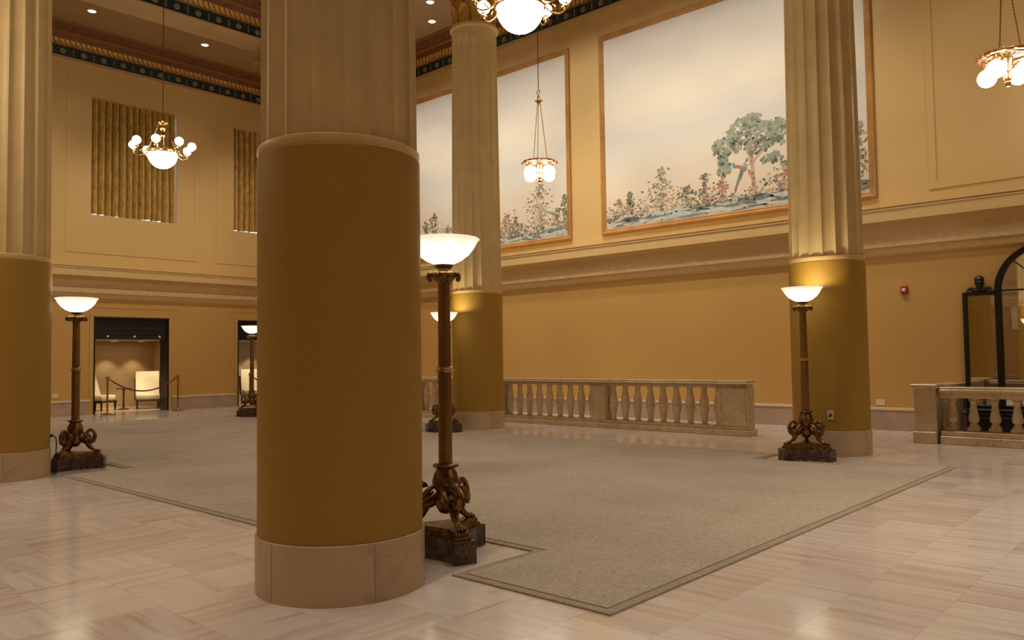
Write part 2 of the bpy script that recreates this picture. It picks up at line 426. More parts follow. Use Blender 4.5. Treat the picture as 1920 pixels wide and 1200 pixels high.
skirting('baseboard_back', [(XL, XR)], (0, -1), (1, 0))
skirting('baseboard_front', [(XL, XR)], (0, 1), (1, 0))

# shallow panel mouldings on the upper walls
def panel_frame(mb, plane, a0, a1, z0, z1, w=.11, d=.03):
    for (p0, p1, q0, q1) in ((a0, a1, z0, z0 + w), (a0, a1, z1 - w, z1), (a0, a0 + w, z0 + w, z1 - w), (a1 - w, a1, z0 + w, z1 - w)):
        if plane == 'L': mb.box((XL, p0, q0), (XL + d * .6, p1, q1))
        else: mb.box((p0, YB - d, q0), (p1, YB, q1))
mb = MB(); panel_frame(mb, 'L', 7.25, 10.74, 4.2, 8.85, .10, .018); panel_frame(mb, 'L', 11.30, 14.4, 4.2, 8.85, .10, .018); panel_frame(mb, 'L', 3.6, 6.8, 4.2, 8.85, .10, .018)
struct(mb.build('trim_10', 'wall_up', smooth=False))
mb = MB(); panel_frame(mb, 'B', -3.74, -.4, 4.06, 8.6, .12, .02)
struct(mb.build('trim_11', 'wall_up', smooth=False))

# door openings: dark metal casings, plus a plain tan frame line around them
def doorway(name, a, b, h):
    mb = MB()
    x0, x1 = XL - .45, XL + .012
    mb.box((x0, a, 0), (x1, a + .045, h), 0).box((x0, b - .045, 0), (x1, b, h), 0).box((x0, a + .045, h - .045), (x1, b - .045, h), 0)
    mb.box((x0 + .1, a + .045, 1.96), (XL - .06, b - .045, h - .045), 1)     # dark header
    for q in (.12, .24, .36): mb.box((XL - .06, a + .045, 1.96 + q), (XL - .052, b - .045, 1.97 + q), 0)
    for (p0, p1, q0, q1) in ((a - .09, a, 0, h + .09), (b, b + .09, 0, h + .09), (a, b, h, h + .09)):
        mb.box((XL, p0, q0), (XL + .02, p1, q1), 2)
    for (p0, p1, q0, q1) in ((a - .32, a - .27, .39, h + .28), (b + .27, b + .32, .39, h + .28), (a - .27, b + .27, h + .23, h + .28)):
        mb.box((XL, p0, q0), (XL + .008, p1, q1), 2)
    o = struct(mb.build(name, ['black', 'header', 'wall_low'], smooth=False))
    for q in (.19, .54, .88):
        y = a + (b - a) * q
        MB().loft([[(XL - .055 + dx, y + .03 * cos(2 * pi * k / 14), 2.035 + .03 * sin(2 * pi * k / 14)) for k in range(14)] for dx in (0, .012)]).build('spot_lamp', 'whitering', o, smooth=False)
    return o
for i, (a, b, h) in enumerate(DOORS): doorway('door_%d' % (i + 1), a, b, h)
# the room seen through the two doorways
AX0, AX1 = -24.9, XL - .45
mb = MB()
mb.box((AX0 - .2, 6.9, 0), (AX0, 15.2, 2.4)); mb.box((AX0, 6.7, 0), (AX1, 6.9, 2.4)); mb.box((AX0, 15.2, 0), (AX1, 15.4, 2.4)); mb.box((AX0, 10.75, 0), (AX1, 11.15, 2.4))
struct(mb.build('wall_alcove', 'alcove', smooth=False))
struct(MB().box((AX0 - .2, 6.7, 1.98), (AX1, 15.4, 2.25)).build('ceiling_alcove', 'alcove', smooth=False))

# windows: frame + mullion, pane, bright sky behind
for i, (a, b, z0, z1) in enumerate(WINS):
    mb = MB(); x0, x1 = XL - .40, XL - .34
    for (p0, p1, q0, q1) in ((a, b, z0, z0 + .06), (a, b, z1 - .06, z1), (a, a + .05, z0, z1), (b - .05, b, z0, z1), ((a + b) / 2 - .03, (a + b) / 2 + .03, z0, z1), (a, b, (z0 + z1) / 2 - .02, (z0 + z1) / 2 + .02)):
        mb.box((x0, p0, q0), (x1, p1, q1))
    wf = struct(mb.build('window_%d' % (i + 1), 'whitering', smooth=False))
    MB().box((x0 + .02, a + .05, z0 + .06), (x0 + .026, b - .05, z1 - .06)).build('pane', 'glass', wf, smooth=False)

# ------------------------------------------------------------------ columns
SL, SB = .490, .502
def column(loc, label, name='column', phase=0.0):
    t = thing(name, label, 'column', (*loc, 0), group='fluted columns of the hall')
    mb = MB()
    mb.lathe([(SB, 0), (SB, .325), (SB - .004, .33), (.45, .33)], 96)
    for a in (phase + .35, phase + 1.35, phase + 2.4, phase + 3.45, phase + 4.5, phase + 5.4):     # joints
        ca, sa = cos(a), sin(a); n = (-sa, ca)
        mb.add([(ca * (SB + .0006) + n[0] * q, sa * (SB + .0006) + n[1] * q, z) for q, z in ((-.0022, 0), (.0022, 0), (.0022, .326), (-.0022, .326))], [(0, 1, 2, 3)], 1)
    mb.build('base', ['col_base', 'groove'], t)
    MB().lathe([(SL, .332), (SL, 2.555), (SL - .006, 2.562), (.42, 2.562)], 96).build('wrapped_drum', 'sleeve', t)
    MB().lathe([(.43, 2.56), (.484, 2.562), (.492, 2.59), (.488, 2.615), (.472, 2.625), (.40, 2.626)], 96).build('ring', 'collar', t)
    # fluted shaft
    N, K = 18, 14; seg = N * K; z0, z1, zt = 2.62, 7.70, 7.52
    zs = [2.62, 3.5, 4.5, 5.5, 6.5, 7.2, 7.36, 7.42, 7.46, 7.49, 7.505, 7.515, 7.52, 7.70]
    rings = []
    for z in zs:
        R = .474 - .040 * ((z - 2.62) / 5.1) ** 1.4; ring = []
        for i in range(seg):
            a = 2 * pi * i / seg + phase; uu = ((i % K) / K - .5) * 2
            wm = .93
            if z > 7.36: wm = .93 * sqrt(max(0, 1 - ((z - 7.36) / .16) ** 2))
            dep = .040 * sqrt(max(0, 1 - (uu / wm) ** 2)) if wm > .02 and abs(uu) < wm else 0
            ring.append(((R - dep) * cos(a), (R - dep) * sin(a), z))
        rings.append(ring)
    MB().loft(rings).build('fluted_shaft', 'cream', t, angle=28)
    # astragal and capital
    MB().lathe([(.40, 7.69), (.452, 7.695), (.475, 7.72), (.475, 7.76), (.455, 7.79), (.41, 7.80)], 64).build('necking', 'cream', t)
    mb = MB()
    mb.lathe([(.38, 7.79), (.385, 8.2), (.41, 8.55), (.50, 8.82), (.53, 8.85), (.53, 8.88), (.40, 8.89)], 48)
    for row, (z, h, rr, n, off) in enumerate(((7.79, .42, .40, 10, 0), (7.95, .62, .405, 10, .5))):
        for k in range(n):
            a = 2 * pi * (k + off) / n; ca, sa = cos(a), sin(a); rg = []
            for j in range(7):
                q = j / 6; wd = .12 * sin(pi * min(1, .25 + q * .72)) ; o = rr + .02 + (.10 * max(0, q - .55) ** 1.3 * 3); zz = z + h * (q if q < .9 else .9 - (q - .9) * .6)
                rg.append([(o * ca - s * wd * sa - (0 if s == 0 else .03 * q * 0) * ca, o * sa + s * wd * ca, zz) for s in (-1, -.35, 0, .35, 1)])
            # leaf as a thin bent shell with thickness
            shell = [[tuple(Vector(p)) for p in ring] + [tuple(Vector(p) - Vector((ca, sa, 0)) * .025) for p in reversed(ring)] for ring in rg]
            mb.loft(shell)
    for k in range(4):
        a = pi / 4 + k * pi / 2; pts = []
        for j in range(26):
            q = j / 25; th = q * 4.2 * pi * .75; rr = .13 * (1 - q * .85)
            pts.append((cos(a) * (.56 + rr * cos(th)), sin(a) * (.56 + rr * cos(th)), 8.72 + rr * sin(th)))
        mb.tube(pts, .028, 6)
        mb.tube([(cos(a) * .42, sin(a) * .42, 8.3), (cos(a) * .5, sin(a) * .5, 8.55), (cos(a) * .66, sin(a) * .66, 8.78)], [.03, .035, .04], 6)
    mb.prism([(q * cos(a) , q * sin(a)) for k in range(4) for a, q in ((pi / 4 + k * pi / 2 - .1, .80), (pi / 4 + k * pi / 2 + .1, .80), (pi / 4 + k * pi / 2 + .5, .60), (pi / 2 + k * pi / 2, .54), (pi / 4 + k * pi / 2 + 1.07, .60))], 8.88, 9.02)
    mb.box((-.45, -.45, 9.02), (.45, .45, 9.19))
    mb.build('capital', 'gilt', t)
    return t
COLS = [((-4.07, 2.90), 'broad fluted column with ochre wrapped drum standing in front of the carpet, nearest of all'),
        ((-10.88, 2.93), 'fluted column with ochre drum cut off by the left edge of the photo'),
        ((-10.87, 10.92), 'fluted column with gilt capital standing at the end of the long marble balustrade'),
        ((-4.12, 10.90), 'fluted column standing between the two balustrades, beside the lamp with the outlet behind it'),
        ((-17.66, 10.95), 'far fluted column mostly hidden behind the nearest one, gilt capital just showing')]
c0 = column(*COLS[0], phase=math.atan2(-2.9, 4.07) + radians(1))
for k in range(1, 5): dup(c0, (*COLS[k][0], 0), R0.random() * 0, COLS[k][1])

# ------------------------------------------------------------------ carpet with notches round the lamps and columns
def carpet():
    x0, x1, y0, y1 = -18.95, -2.46, 3.42, 10.26
    out = [(x0, y0)]
    for nx0, nx1 in ((-11.42, -10.44), (-4.62, -3.66)): out += [(nx0, y0), (nx0, 4.19), (nx1, 4.19), (nx1, y0)]
    out += [(x1, y0), (x1, y1)]
    for nx1, nx0 in ((-3.66, -4.56), (-10.40, -11.36), (-17.2, -18.15)): out += [(nx1, y1), (nx1, 9.66), (nx0, 9.66), (nx0, y1)]
    out += [(x0, y1)]
    return out
def inset(poly, d):
    res = []; n = len(poly)
    for i in range(n):
        p0, p1, p2 = (Vector(poly[i - 1]), Vector(poly[i]), Vector(poly[(i + 1) % n]))
        e0 = (p1 - p0).normalized(); e1 = (p2 - p1).normalized()
        n0 = Vector((-e0.y, e0.x)); n1 = Vector((-e1.y, e1.x))
        res.append(tuple(p1 + n0 * d + n1 * d))
    return res
P0 = carpet(); mb = MB(); n = len(P0)
lv = [(inset(P0, 0), 0, 1), (inset(P0, 0.004), .012, 1), (inset(P0, .058), .013, 2), (inset(P0, .061), .010, 2), (inset(P0, .066), .010, 2), (inset(P0, .070), .016, 0)]
for (pa, za, m), (pb, zb, _) in zip(lv[:-1], lv[1:]):
    for i in range(n):
        j = (i + 1) % n
        mb.add([(*pa[i], za), (*pa[j], za), (*pb[j], zb), (*pb[i], zb)], [(0, 1, 2, 3)], m)
mb.poly([(*p, .016) for p in lv[-1][0]], 0)
mb.poly([(*p, 0) for p in P0], 0)
tag(mb.build('area_carpet', ['carpet', 'binding', 'groove'], smooth=False), 'large grey green speckled carpet with cut out corners around the lamps', 'carpet')

# ------------------------------------------------------------------ bronze torchieres
def tri(rad, half, rin):
    pts = []
    for k in range(3):
        a = 2 * pi * k / 3; d = (cos(a), sin(a)); nn = (-sin(a), cos(a))
        pts += [(d[0] * (rad - .10) - nn[0] * half, d[1] * (rad - .10) - nn[1] * half), (d[0] * rad - nn[0] * half, d[1] * rad - nn[1] * half), (d[0] * rad + nn[0] * half, d[1] * rad + nn[1] * half), (d[0] * (rad - .10) + nn[0] * half, d[1] * (rad - .10) + nn[1] * half)]
        for q in (.3, .5, .7):
            b = a + 2 * pi / 3 * q; pts.append((cos(b) * rin * (1 + .18 * abs(q - .5) * 5 * .5), sin(b) * rin * (1 + .18 * abs(q - .5) * 5 * .5)))
    return pts
def torchiere(loc, rz, label):
    t = thing('torchiere', label, 'floor lamp', (*loc, 0), rz, 'bronze torchieres along the colonnade')
    MB().prism(tri(.350, .078, .175), 0, .150, bevel=.008).build('marble_base', 'darkmarble', t, smooth=False)
    MB().prism(tri(.310, .058, .145), .150, .172).prism(tri(.292, .052, .13), .172, .205, bevel=.006).build('plinth', 'bronze', t, smooth=False)
    for k in range(3):
        a = 2 * pi * k / 3
        def W(r_, s_, z_): return (r_ * cos(a) - s_ * sin(a), r_ * sin(a) + s_ * cos(a), z_)
        g = MB()
        g.limb([W(.055, 0, .40), W(.10, 0, .355), W(.165, 0, .345), W(.205, 0, .355)], [.026, .038, .047, .038])            # breast
        g.limb([W(.205, 0, .35), W(.232, 0, .405), W(.215, 0, .462), W(.180, 0, .488), W(.155, 0, .462)], [.036, .024, .019, .019, .014])  # curled neck
        g.limb([W(.150, 0, .475), W(.132, 0, .462)], [.018, .009], sub=2)                                                 # beak
        g.limb([W(.15, 0, .325), W(.168, 0, .275), W(.205, 0, .245), W(.24, 0, .222), W(.268, 0, .220)], [.040, .028, .021, .020, .024])  # leg
        for s_ in (-1, 1):
            g.limb([W(.262, s_ * .012, .219), W(.288, s_ * .022, .214)], [.015, .012], sub=2)                              # toes
            g.limb([W(.19, s_ * .045, .33), W(.165, s_ * .062, .385), W(.125, s_ * .06, .43), W(.085, s_ * .045, .455)], [.013, .021, .019, .010])  # wing
            g.limb([W(.165, s_ * .062, .33), W(.14, s_ * .07, .375), W(.10, s_ * .065, .41)], [.009, .014, .008])
        g.limb([W(.286, 0, .214), W(.297, 0, .212)], [.014, .010], sub=2)
        g.build('griffin_foot', 'bronze', t, angle=80)
    MB().lathe([(.02, .275), (.045, .285), (.06, .31), (.085, .36), (.078, .40), (.066, .425), (.07, .44), (.088, .465), (.092, .50), (.080, .545), (.064, .578), (.062, .588), (.088, .596), (.092, .606), (.086, .614), (.05, .62)], 24,
               mod=lambda q, z: 1 + (.03 * abs(sin(6 * q)) if .43 < z < .58 else 0)).build('urn', 'bronze', t, angle=60)
    MB().lathe([(.048, .612), (.0475, 1.255)], 48, mod=lambda q, z: 1 - .045 * abs(sin(8 * q))).lathe([(.0455, 1.275), (.0415, 1.88)], 48, mod=lambda q, z: 1 - .045 * abs(sin(8 * q))).build('shaft', 'shaft', t, angle=60)
    MB().lathe([(.046, 1.245), (.062, 1.25), (.064, 1.262), (.052, 1.268), (.054, 1.278), (.058, 1.283), (.046, 1.29)], 32).build('shaft_ring', 'bronze_lt', t)
    mb = MB()
    mb.lathe([(.04, 1.865), (.052, 1.875), (.06, 1.90), (.098, 1.918), (.104, 1.932), (.092, 1.945), (.06, 1.955), (.05, 1.972), (.062, 1.985), (.07, 2.0), (.02, 2.003)], 24)
    for k in range(8):
        a = 2 * pi * k / 8
        mb.limb([(cos(a) * .055, sin(a) * .055, 1.90), (cos(a) * .09, sin(a) * .09, 1.935), (cos(a) * .112, sin(a) * .112, 1.922), (cos(a) * .112, sin(a) * .112, 1.897), (cos(a) * .098, sin(a) * .098, 1.895)], [.016, .018, .016, .013, .009], 8, 3)
    mb.build('capital', 'bronze', t, angle=70)
    pr = [(.03, 2.003), (.075, 2.008), (.125, 2.030), (.175, 2.068), (.212, 2.115), (.236, 2.160), (.250, 2.172), (.252, 2.180), (.245, 2.184)]
    inn = [(.236, 2.172), (.205, 2.122), (.168, 2.078), (.12, 2.042), (.07, 2.022), (.002, 2.018)]
    MB().lathe(pr + inn, 48, mod=lambda q, z: 1 + (.012 * cos(16 * q) if z > 2.05 else 0)).build('shade', 'torch', t, angle=60)
    light('bulb', 'POINT', (0, 0, 2.13), TORCH_W, (1, .86, .66), t, shadow_soft_size=.05)
    return t
TORCH_W = 20
t0 = torchiere((-4.10, 3.79), radians(-22), 'tall bronze torchiere lamp close behind the nearest column, its bowl half hidden')
dup(t0, (-11.06, 3.79, 0), radians(-62), 'bronze torchiere lamp at the left with a black cord running to the column beside it')
dup(t0, (-4.10, 10.0, 0), radians(-8), 'bronze torchiere lamp in front of the column between the two balustrades')
dup(t0, (-10.82, 10.0, 0), radians(5), 'bronze torchiere lamp seen behind the shaft of the nearest torchiere')
dup(t0, (-17.66, 10.0, 0), radians(0), 'farthest bronze torchiere lamp, standing in front of the second dark doorway')

# cord from the left column's outlet to its lamp
cord = MB().limb([(-10.69, 3.40, .47), (-10.64, 3.40, .47), (-10.625, 3.425, .44), (-10.62, 3.43, .34), (-10.63, 3.42, .20), (-10.655, 3.405, .09), (-10.68, 3.42, .008), (-10.74, 3.47, .008), (-10.80, 3.50, .008)], [.007] * 9, 8, 5)
cd = cord.build('power_cord', 'plug'); tag(cd, 'black cord looping from the left column down to its torchiere', 'cord')
MB().limb([(-10.70, 3.395, .47), (-10.66, 3.40, .47)], [.02, .012], 10, 2).build('plug', 'plug', cd)

# ------------------------------------------------------------------ balustrades
def baluster_prof(kind, z0, z1):
    h = z1 - z0
    if kind == 'double':
        P = [(.060, 0), (.060, .03), (.046, .045), (.050, .09), (.060, .20), (.076, .34), (.084, .42), (.086, .46), (.070, .485), (.070, .515), (.086, .54), (.080, .62), (.062, .74), (.050, .86), (.046, .93), (.058, .95), (.058, 1)]
    else:
        P = [(.052, .19), (.058, .205), (.045, .235), (.040, .26), (.062, .30), (.073, .36), (.070, .43), (.056, .56), (.045, .70), (.040, .82), (.043, .88), (.056, .90), (.056, .92), (.046, .935), (.062, .955), (.062, 1)]
    return [(r_, z0 + q * h) for r_, q in P]
def balustrade(label, loc, sections, piers, zb, zr0, zr1, kind, depth=.30, pier_h=None):
    """everything local to loc; run along +x, front face at y=0, depth to +y"""
    t = thing('balustrade', label, 'balustrade', loc)
    xa = min(p[0] for p in piers); xb = max(p[1] for p in piers); cy = depth / 2
    xa = min(xa, min(s_[0] for s_ in sections)); xb = max(xb, max(s_[1] for s_ in sections))
    mb = MB(); mb.bbox((xa, -.03, 0), (xb + .03, depth + .03, zb * .62), .008); mb.bbox((xa, .01, zb * .62), (xb, depth - .01, zb), .008)
    mb.build('plinth', 'balus', t, smooth=False)
    mb = MB(); mb.bbox((xa, .035, zr0), (xb, depth - .035, zr0 + (zr1 - zr0) * .5), .006); mb.bbox((xa - .0, -.035, zr0 + (zr1 - zr0) * .5), (xb + .035, depth + .035, zr1 - .03), .012); mb.bbox((xa, -.02, zr1 - .03), (xb + .02, depth + .02, zr1), .01)
    mb.build('handrail', 'balus', t, smooth=False)
    for (a, b) in piers:
        mb = MB(); hh = zr0
        mb.bbox((a, 0, zb), (b, depth, hh), .006)
        # raised panel border on the front
        for (p0, p1, q0, q1) in ((a + .02, b - .02, zb + .02, zb + .07), (a + .02, b - .02, hh - .07, hh - .02), (a + .02, a + .07, zb + .07, hh - .07), (b - .07, b - .02, zb + .07, hh - .07)):
            if p1 > p0: mb.box((p0, -.012, q0), (p1, 0, q1))
        mb.build('pier', 'balus', t, smooth=False)
    for (a, b, nn) in sections:
        for k in range(nn):
            x = a + (b - a) * (k + .5) / nn if kind == 'vase' else a + .085 + (b - a - .14) * k / (nn - 1)
            mb = MB(); mb.lathe(baluster_prof(kind, zb - .004, zr0 + .004), 20, (x, cy, 0))
            if kind == 'vase':
                hh = zr0 - zb; mb.bbox((x - .078, cy - .078, zb - .002), (x + .078, cy + .078, zb + hh * .12), .006); mb.lathe([(.075, zb + hh * .12), (.070, zb + hh * .15), (.055, zb + hh * .19)], 20, (x, cy, 0))
            mb.build('baluster', 'balus', t, angle=50)
    return t
balustrade('long marble balustrade with double bellied balusters beneath the murals', (0, 12.2, 0),
           [(-8.80, -6.50, 9), (-11.42, -9.15, 9), (-14.05, -11.78, 9), (-16.7, -14.4, 9)], [(-6.50, -5.98), (-9.15, -8.80), (-11.78, -11.42), (-14.40, -14.05), (-17.1, -16.7)], .15, .785, .905, 'double')
b2 = balustrade('marble balustrade with vase balusters in front of the arched mirror', (0, 12.78, 0), [(-3.26, -.02, 12)], [(.0, .3)], .19, .665, .825, 'vase', depth=.30)
mb = MB(); mb.bbox((-3.62, -.06, 0), (-3.30, .36, .17), .008); mb.bbox((-3.60, -.03, .17), (-3.30, .33, .80), .006); mb.bbox((-3.64, -.07, .80), (-3.27, .37, .865), .012)
mb.build('end_pier', 'balus', b2, smooth=False)
mb = MB(); mb.bbox((-3.58, .36, 0), (-3.34, 1.76, .19), .006); mb.bbox((-3.58, .36, .19), (-3.34, 1.76, .70), .006); mb.bbox((-3.60, .37, .70), (-3.315, 1.765, .835), .012)
mb.build('return_wall', 'balus', b2, smooth=False)

# ------------------------------------------------------------------ arched mirror behind the short balustrade
def arched_mirror():
    yb = YB - .07
    t = thing('arched_mirror', 'black framed mirror with arched centre and carved finials against the mural wall', 'mirror', (-2.10, yb, 0))
    F = MB(); d = .05
    def bar(x0, x1, z0, z1): F.bbox((x0, -.04, z0), (x1, .04, z1), .008)
    zb, zs = .42, 2.29
    for s in (-1, 1):
        bar(s * .69 - .045, s * .69 + .045, zb, zs); bar(s * 1.16 - .03, s * 1.16 + .03, zb, zs)
        bar(min(s * .735, s * 1.13), max(s * .735, s * 1.13), zs - .06, zs + .01); bar(min(s * .735, s * 1.13), max(s * .735, s * 1.13), zb, zb + .06)
    bar(-.645, .645, zb, zb + .06)
    ra, rb, nn = .645, .735, 40
    rings = []
    for k in range(nn + 1):
        a = pi * k / nn
        rings.append([(rr * cos(a), yy, zs + rr * sin(a)) for rr, yy in ((ra, -.03), (ra + .01, -.04), (rb - .01, -.04), (rb, -.03), (rb, .04), (ra, .04))])
    F.loft(rings)
    F.build('frame', 'black', t, smooth=False)
    mu = MB(); mu.box((-.645, -.012, zs - .012), (.645, .012, zs + .012))
    for a in (pi / 4, pi / 2, 3 * pi / 4):
        mu.tube([(.16 * cos(a), 0, zs + .16 * sin(a)), (.65 * cos(a), 0, zs + .65 * sin(a))], .010, 6)
    mu.tube([(.16 * cos(pi * k / 12), 0, zs + .16 * sin(pi * k / 12)) for k in range(13)], .010, 6)
    mu.build('glazing_bars', 'black', t)
    MB().box((-.66, .012, zb + .02), (.66, .03, zs)).build('glass', 'mirror', t, smooth=False)
    MB().loft([[(.66 * cos(pi * k / 24), yy, zs + .66 * sin(pi * k / 24)) for k in range(25)] for yy in (.012, .03)]).build('glass', 'mirror', t, smooth=False)
    for s in (-1, 1):
        MB().box((min(s * .73, s * 1.14), .012, zb + .02), (max(s * .73, s * 1.14), .03, zs - .02)).build('glass', 'mirror', t, smooth=False)
        x = s * .945; f_ = MB()
        f_.lathe([(.10, zs + .005), (.11, zs + .02), (.075, zs + .045), (.045, zs + .065), (.05, zs + .085), (.062, zs + .12), (.07, zs + .16), (.062, zs + .175), (.075, zs + .19), (.066, zs + .225), (.040, zs + .25), (.01, zs + .262)], 20, (x, 0, 0))
        for q in (-1, 1): f_.limb([(x + q * .06, 0, zs + .03), (x + q * .13, 0, zs + .055), (x + q * .18, 0, zs + .02)], [.03, .028, .012], 8, 3)
        f_.build('finial', 'black', t)
    mb = MB(); mb.bbox((-1.13, -.30, 0), (1.13, .05, .40), .01, 0); mb.bbox((-1.15, -.33, .40), (1.15, .06, .43), .006, 0)
    for z in (.29, .355): mb.box((-1.12, -.306, z), (1.12, -.299, z + .012), 1)
    mb.build('plinth', ['black', 'blackstripe'], t, smooth=False)
    return t
arched_mirror()

# ------------------------------------------------------------------ murals
def mural(name, label, x0, x1, seed, tree=None, bushes=()):
    z0, z1 = 4.045, 8.57; fw = .125; RR = random.Random(seed)
    t = thing(name, label, 'painting', (x0, YB, z0))
    L, H = x1 - x0, z1 - z0
    mb = MB()
    # mitred frame with a small stepped section
    def fr(o, y): return [(o, y, o), (L - o, y, o), (L - o, y, H - o), (o, y, H - o)]
    mb.loft([fr(0, 0), fr(0, -.045), fr(.02, -.06), fr(.05, -.06), fr(.07, -.045), fr(.10, -.045), fr(fw, -.025), fr(fw, 0)], cap=False)
    mb.build('frame', 'frame', t, smooth=False)
    cw, ch = L - 2 * fw, H - 2 * fw
    keys = ['canvas', 'p_sage', 'p_moss', 'p_dark', 'p_rose', 'p_brown', 'p_tan', 'p_water', 'p_ground', 'p_blue', 'p_red', 'p_white', 'p_grey']
    I = {k[2:]: i for i, k in enumerate(keys)}
    mb = MB(); mb.box((0, .0, 0), (cw, .012, ch), 0)
    lay = [0]
    def dab(x, z, rx, rz, mi, ang=0, n=7):
        lay[0] = (lay[0] + 1) % 60; y = -.0006 - lay[0] * .00006
        pts = []
        for k in range(n):
            a = 2 * pi * k / n; q = RR.uniform(.75, 1.15)
            px, pz = rx * q * cos(a), rz * q * sin(a)
            X = x + px * cos(ang) - pz * sin(ang); Z = z + px * sin(ang) + pz * cos(ang)
            pts.append((min(max(X, .002), cw - .002), y, min(max(Z, .002), ch - .002)))
        mb.poly(pts, mi)
    g = RR.gauss; un = RR.uniform
    # water and banks along the foot
    for k in range(150): dab(un(0, cw), abs(g(.09, .07)), un(.10, .34), un(.014, .04), I['water'], n=8)
    for k in range(46): dab(un(0, cw), abs(g(.10, .06)), un(.12, .36), un(.010, .028), RR.choice([I['ground'], I['ground'], I['moss']]), un(-.08, .08), 8)
    for k in range(110): dab(un(0, cw), abs(g(.12, .09)), un(.015, .05), un(.012, .03), RR.choice([I['dark'], I['moss'], I['brown'], I['grey']]))
    # scrub
    for k in range(int(cw * 170)): 
        x = un(0, cw); env = .36 + .16 * sin(x * 2.1 + seed) + .10 * sin(x * 5.3)
        dab(x, .12 + abs(g(0, .55)) * env, un(.014, .045), un(.010, .026), RR.choice([I['sage'], I['moss'], I['rose'], I['brown'], I['tan'], I['tan'], I['grey'], I['dark']]), un(-.7, .7), 6)
    for (bx, bh, bw, kind) in bushes:
        mb_n = int(130 * bh)
        for s_ in range(5):     # stems
            xx = bx + un(-.15, .15); 
            dab(xx, .15 + bh * .3, .008, bh * .28, I['tan'], un(-.25, .25), 6)
        for k in range(mb_n):
            q = RR.random() ** .8; z = .12 + q * bh; wd = bw * sqrt(max(0, 1 - q ** 2.4)) * (.55 + .45 * sin(q * 9 + bx * 7)) + .04
            cols = {'grey': ['grey', 'sage', 'tan', 'brown', 'moss'], 'rose': ['rose', 'red', 'tan', 'brown', 'moss'], 'dark': ['moss', 'dark', 'sage', 'brown']}[kind]
            dab(bx + g(0, .5) * wd, z, un(.018, .05), un(.012, .028), I[RR.choice(cols)], un(-.6, .6), 7)
        for k in range(14): dab(bx + g(0, .5) * bw, .12 + abs(g(0, .05)), un(.05, .13), un(.015, .035), RR.choice([I['dark'], I['ground'], I['moss']]), 0, 8)
    if tree:
        tx, tz = tree
        for (q0, q1, wd) in (((tx + .06, .10), (tx + .02, .55), .05), ((tx + .02, .5), (tx + .0, .95), .04), ((tx, .9), (tx - .12, 1.22), .03), ((tx, .95), (tx + .03, 1.35), .032), ((tx + .0, .9), (tx + .22, 1.1), .02)):
            for k in range(9):
                s_ = k / 8; dab(q0[0] + (q1[0] - q0[0]) * s_ + un(-.01, .01), q0[1] + (q1[1] - q0[1]) * s_, wd, .075, I[RR.choice(['tan', 'brown', 'tan'])], -math.atan2(q1[0] - q0[0], q1[1] - q0[1]) , 7)
        for (cx, cz, rx, rz, nn) in ((-.62, 1.30, .22, .20, 80), (-.15, 1.55, .36, .26, 150), (.02, 1.72, .22, .14, 60), (.30, 1.42, .34, .26, 130), (.55, 1.40, .18, .26, 70), (.12, 1.20, .28, .14, 70), (-.60, .86, .15, .15, 50), (-.62, 1.05, .10, .12, 24), (.42, .92, .22, .10, 46), (-.32, 1.28, .12, .12, 30)):
            for k in range(nn):
                a = un(0, 2 * pi); q = sqrt(RR.random()); low = sin(a) * q < -.35
                dab(tx + cx + rx * q * cos(a), tz - 1.55 + cz + rz * q * sin(a), un(.03, .055), un(.024, .04), I[RR.choice(['moss', 'dark', 'sage'] if low else ['sage', 'sage', 'sage', 'grey', 'moss'])], un(0, 3), 8)
        # long tailed bird perched at the trunk
        for (bx, bz, rx, rz, c, a) in ((-.20, .80, .10, .05, 'blue', .9), (-.14, .88, .07, .05, 'grey', .4), (-.24, .70, .05, .14, 'moss', -.35), (-.30, .57, .03, .13, 'ground', -.35), (-.35, .44, .025, .10, 'brown', -.25), (-.27, .86, .09, .035, 'red', -.4),
                                       (-.38, .90, .035, .07, 'blue', .3), (-.11, .95, .03, .07, 'blue', -.2), (-.06, .72, .03, .06, 'red', .3), (-.15, .78, .05, .03, 'blue', .6), (-.10, .90, .03, .03, 'white', 0), (-.02, .62, .025, .10, 'rose', .2)):
            dab(tx + bx, bz, rx, rz, I[c], a, 9)
        for k in range(50): dab(tx + g(-.1, .5), .16 + abs(g(0, .03)), un(.08, .22), un(.014, .04), RR.choice([I['dark'], I['ground']]), un(.0, .1), 8)
    cv = mb.build('canvas', keys, t, loc=(fw, -.022, fw), smooth=False)
    return t
mural('mural', 'large framed scenic mural with a green tree and bright bird, between two columns', -10.47, -4.57, 5, tree=(3.48, 1.55),
      bushes=((.35, .5, .22, 'rose'), (.62, .62, .2, 'dark'), (1.42, 1.05, .55, 'grey'), (2.05, .55, .3, 'dark'), (2.45, .72, .22, 'dark'), (2.85, .62, .2, 'rose'), (4.15, .7, .3, 'rose'), (4.5, .55, .2, 'dark'), (5.2, 1.3, .45, 'dark'), (5.5, 1.15, .3, 'grey')))
mural('mural', 'framed scenic mural with pale shrubs, partly behind the hanging pendant lamp', -17.25, -11.34, 11,
      bushes=((.7, .8, .3, 'dark'), (1.05, 1.0, .3, 'dark'), (1.6, .55, .25, 'grey'), (3.3, .5, .25, 'rose'), (3.75, .62, .22, 'rose'), (4.05, .5, .2, 'dark'), (4.85, 1.35, .42, 'grey'), (5.35, .55, .22, 'dark'), (5.6, .85, .2, 'dark')))

